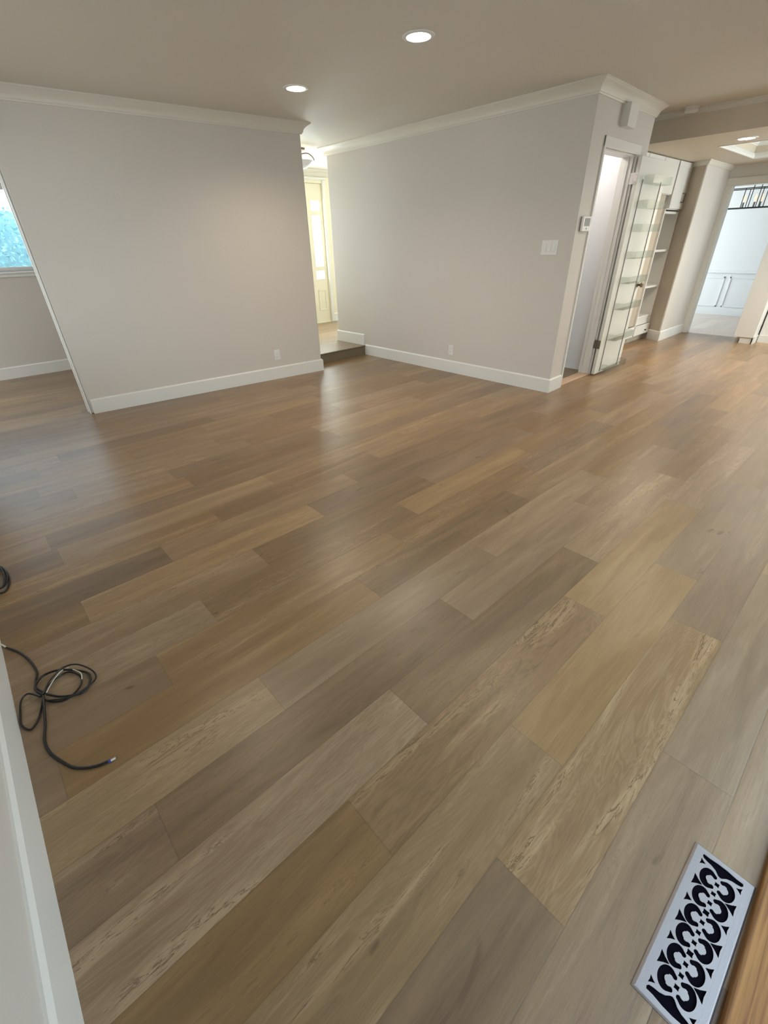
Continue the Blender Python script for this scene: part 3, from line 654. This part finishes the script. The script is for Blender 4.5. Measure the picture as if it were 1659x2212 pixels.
# ---- black cable on the floor
def cable(name, chains, label, group=None):
    t = thing(name, (*chains[0][1][0][:2], 0), label, 'cable', group)
    for nm, pts, r, m in chains:
        bm = bmesh.new(); o3 = Vector(t.location)
        tube(bm, [p - o3 for p in smoothpath([Vector(p) for p in pts], 8)], r, 8); build(nm, bm, m, t, smooth=True)
    return t
z1, z2, z3 = 0.0045, 0.011, 0.018
R = 0.0042
cab_pts = [(-0.318, 1.995, z1), (-0.283, 1.928, z1), (-0.258, 1.843, z1), (-0.247, 1.760, z1), (-0.257, 1.715, z1), (-0.262, 1.672, z2), (-0.250, 1.640, z2), (-0.235, 1.60, z3),
           (-0.20, 1.560, z2), (-0.150, 1.535, z1), (-0.118, 1.545, z1), (-0.100, 1.590, z2), (-0.118, 1.635, z2), (-0.175, 1.690, z3), (-0.225, 1.715, z2), (-0.257, 1.690, z2), (-0.262, 1.650, z3), (-0.245, 1.600, z3)]
loop2 = [(-0.245, 1.605, 0.022), (-0.215, 1.655, 0.024), (-0.170, 1.690, 0.022), (-0.125, 1.672, 0.024), (-0.090, 1.615, 0.016), (-0.083, 1.570, z2), (-0.105, 1.545, z2), (-0.165, 1.525, z3), (-0.215, 1.550, z3), (-0.247, 1.590, z2),
         (-0.232, 1.640, z2), (-0.190, 1.675, z1), (-0.155, 1.672, z1), (-0.128, 1.620, z1), (-0.138, 1.570, z1), (-0.185, 1.540, z1), (-0.225, 1.560, z1), (-0.248, 1.595, z1)]
loop3 = [(-0.253, 1.600, 0.020), (-0.285, 1.650, 0.018), (-0.310, 1.640, z2), (-0.322, 1.585, z1), (-0.325, 1.530, z1), (-0.305, 1.490, z1), (-0.280, 1.515, z1), (-0.263, 1.560, z1), (-0.250, 1.595, z2)]
tail = [(-0.246, 1.598, 0.020), (-0.255, 1.540, z2), (-0.266, 1.470, z1), (-0.277, 1.410, z1), (-0.272, 1.350, z1), (-0.250, 1.290, z1), (-0.228, 1.245, z1), (-0.200, 1.215, z1), (-0.168, 1.195, z1), (-0.140, 1.186, z1)]
cable('black_cable', [('jacket', cab_pts, R, CABLE), ('coil_loop', loop2, 0.0030, CABLE), ('side_loop', loop3, 0.0034, CABLE), ('tail', tail, R + .0004, CABLE),
      ('bare_end', [(-0.350 + 0.018, 2.03, z1), (-0.318, 1.995, z1)], 0.0035, CABW), ('blue_ring', [(-0.140, 1.186, z1), (-0.133, 1.184, z1)], 0.0046, CABB),
      ('plug_tip', [(-0.133, 1.184, z1), (-0.120, 1.182, z1 + .001)], 0.0036, CABW), ('center_pin', [(-0.120, 1.182, z1), (-0.113, 1.181, z1)], 0.0012, PEWTER),
      ('white_strand', [(-0.240, 1.600, z3), (-0.210, 1.648, z3), (-0.175, 1.680, 0.020), (-0.150, 1.680, 0.018)], 0.0016, CABW),
      ('white_strand', [(-0.140, 1.660, z3), (-0.122, 1.620, z3), (-0.125, 1.585, z3)], 0.0020, CABW)], 'long black coaxial cable in loose tangled loops on the floor beside the left baseboard')
def ell(cx, cy, rx, ry, z, n=28): return [(cx + rx * math.cos(2 * math.pi * i / n), cy + ry * math.sin(2 * math.pi * i / n), z + 0.002 * math.sin(6.28 * i / n * 2)) for i in range(n + 1)]
cable('coiled_cable', [('loop', ell(-0.288, 2.56, 0.040, 0.135, 0.006), 0.0042, CABLE), ('loop', ell(-0.289, 2.57, 0.037, 0.115, 0.015), 0.0042, CABLE), ('loop', ell(-0.289, 2.56, 0.028, 0.12, 0.024), 0.0042, CABLE)],
      'small coil of black cable at the left edge, further from the camera')

# ---- floor register with scrollwork
VX, VY, VLn, VWd = 0.7625, -0.2080, 0.400, 0.134
vt = thing('floor_register', (VX, VY, 0), 'silver metal floor register with pierced scrollwork beside the oak threshold', 'floor vent', None, -0.019)
build('duct_shade_sheet', BX((-0.187, 0.187, -0.049, 0.049, 0.0003, 0.0010)), DARK, vt)  # flat sheet on the floor painted as duct shade, no real cavity
def plate_with_holes(name, outer, holes, m, parent, z, ext, bev):
    cu = bpy.data.curves.new(name, 'CURVE'); cu.dimensions = '2D'; cu.fill_mode = 'BOTH'; cu.extrude = ext; cu.bevel_depth = bev; cu.bevel_resolution = 1
    for pts in [outer] + holes:
        s = cu.splines.new('POLY'); s.points.add(len(pts) - 1); s.use_cyclic_u = True
        for q, (x, y) in zip(s.points, pts): q.co = (x, y, 0, 1)
    tmp = bpy.data.objects.new(name, cu); COL.objects.link(tmp)
    dg = bpy.context.evaluated_depsgraph_get(); me = bpy.data.meshes.new_from_object(tmp.evaluated_get(dg)); bpy.data.objects.remove(tmp)
    me.transform(Matrix.Translation((0, 0, z))); me.materials.clear()
    return link(name, me, parent, m)
def arc(cx, cy, rx, ry, a0, a1, n):
    return [(cx + rx * math.cos(math.radians(a0 + (a1 - a0) * i / n)), cy + ry * math.sin(math.radians(a0 + (a1 - a0) * i / n))) for i in range(n + 1)]
holes = []
PU = 0.0532
def crescent(cx, cy, s):
    """kidney-shaped opening hugging the outer side, its two horns curling in towards the centre line"""
    rx, ry = 0.0248, 0.0176
    out = arc(cx, cy, rx, ry, 212, -32, 26)
    h1 = arc(cx + 0.0140, cy - 0.0115, 0.0052, 0.0046, -50, -225, 8)
    inner = [(cx + 0.0115, cy - 0.0055), (cx + 0.0105, cy - 0.0015), (cx + 0.0080, cy - 0.0008), (cx + 0.0060, cy + 0.0018)] + arc(cx, cy - 0.0020, 0.0068, 0.0062, 50, 130, 5) + [(cx - 0.0060, cy + 0.0018), (cx - 0.0080, cy - 0.0008), (cx - 0.0105, cy - 0.0015), (cx - 0.0115, cy - 0.0055)]
    h2 = arc(cx - 0.0140, cy - 0.0115, 0.0052, 0.0046, 45, -130, 8)
    return [(x, s * y) for x, y in out + h1 + inner + h2]
for i in range(6):
    for s in (1, -1): holes.append(crescent((i - 2.5) * PU, 0.0198, s))
def sq(x, y, a): holes.append([(x - a, y - a), (x, y - a * .88), (x + a, y - a), (x + a * .88, y), (x + a, y + a), (x, y + a * .88), (x - a, y + a), (x - a * .88, y)])
for i in range(6): sq((i - 2.5) * PU, 0, 0.0048)
for i in range(5): sq((i - 2) * PU, 0, 0.0062 if i % 2 else 0.0048)
for i in range(7):
    for s in (1, -1):
        x = (i - 3) * PU
        big = i % 2 == 1; ww, hh = (.0125, .0185) if not big else (.0095, .0125)
        if i in (0, 6): ww, hh, x = .0085, .0120, math.copysign(.1610, x)
        elif big: ww, hh = .0150, .0215
        else: ww, hh = .0115, .0145
        t0 = 0.0450
        holes.append([(x - ww, s * t0), (x, s * (t0 - .0012)), (x + ww, s * t0), (x + ww * .45, s * (t0 - hh * .46)), (x, s * (t0 - hh)), (x - ww * .45, s * (t0 - hh * .46))])
for s in (1, -1):
    prof = [(.1830, .043), (.1775, .0445), (.1725, .041), (.1700, .032), (.1685, .022), (.1640, .012), (.1560, .004), (.1545, 0), (.1560, -.004), (.1640, -.012), (.1685, -.022), (.1700, -.032), (.1725, -.041), (.1775, -.0445), (.1830, -.043), (.1825, -.030), (.1850, -.010), (.1850, .010), (.1825, .030)]
    holes.append([(s * a, b) for a, b in prof])
def reg(pts):   # give every opening the same winding
    a = sum(x0 * y1 - x1 * y0 for (x0, y0), (x1, y1) in zip(pts, pts[1:] + pts[:1])); return pts if a < 0 else pts[::-1]
ox, oy = 0.1885, 0.0500
plate_with_holes('scroll_grille', [(-ox, -oy), (ox, -oy), (ox, oy), (-ox, oy)], [reg(h) for h in holes], ALU, vt, 0.0042, 0.0009, 0.0)
bm = bmesh.new()
hx, hy = VLn / 2, VWd / 2
loops = []
for (x, y, z) in ((hx, hy, 0.0), (hx, hy, 0.0020), (hx - 0.0035, hy - 0.0035, 0.0048), (hx - 0.006, hy - 0.006, 0.0053), (ox - 0.001, oy - 0.001, 0.0053), (ox - 0.001, oy - 0.001, 0.0012)):
    loops.append([bm.verts.new((sx * x, sy * y, z)) for sx, sy in ((-1, -1), (1, -1), (1, 1), (-1, 1))])
for a, b in zip(loops, loops[1:]):
    for k in range(4): bm.faces.new((a[k], a[(k + 1) % 4], b[(k + 1) % 4], b[k]))
build('frame', bm, ALU, vt)
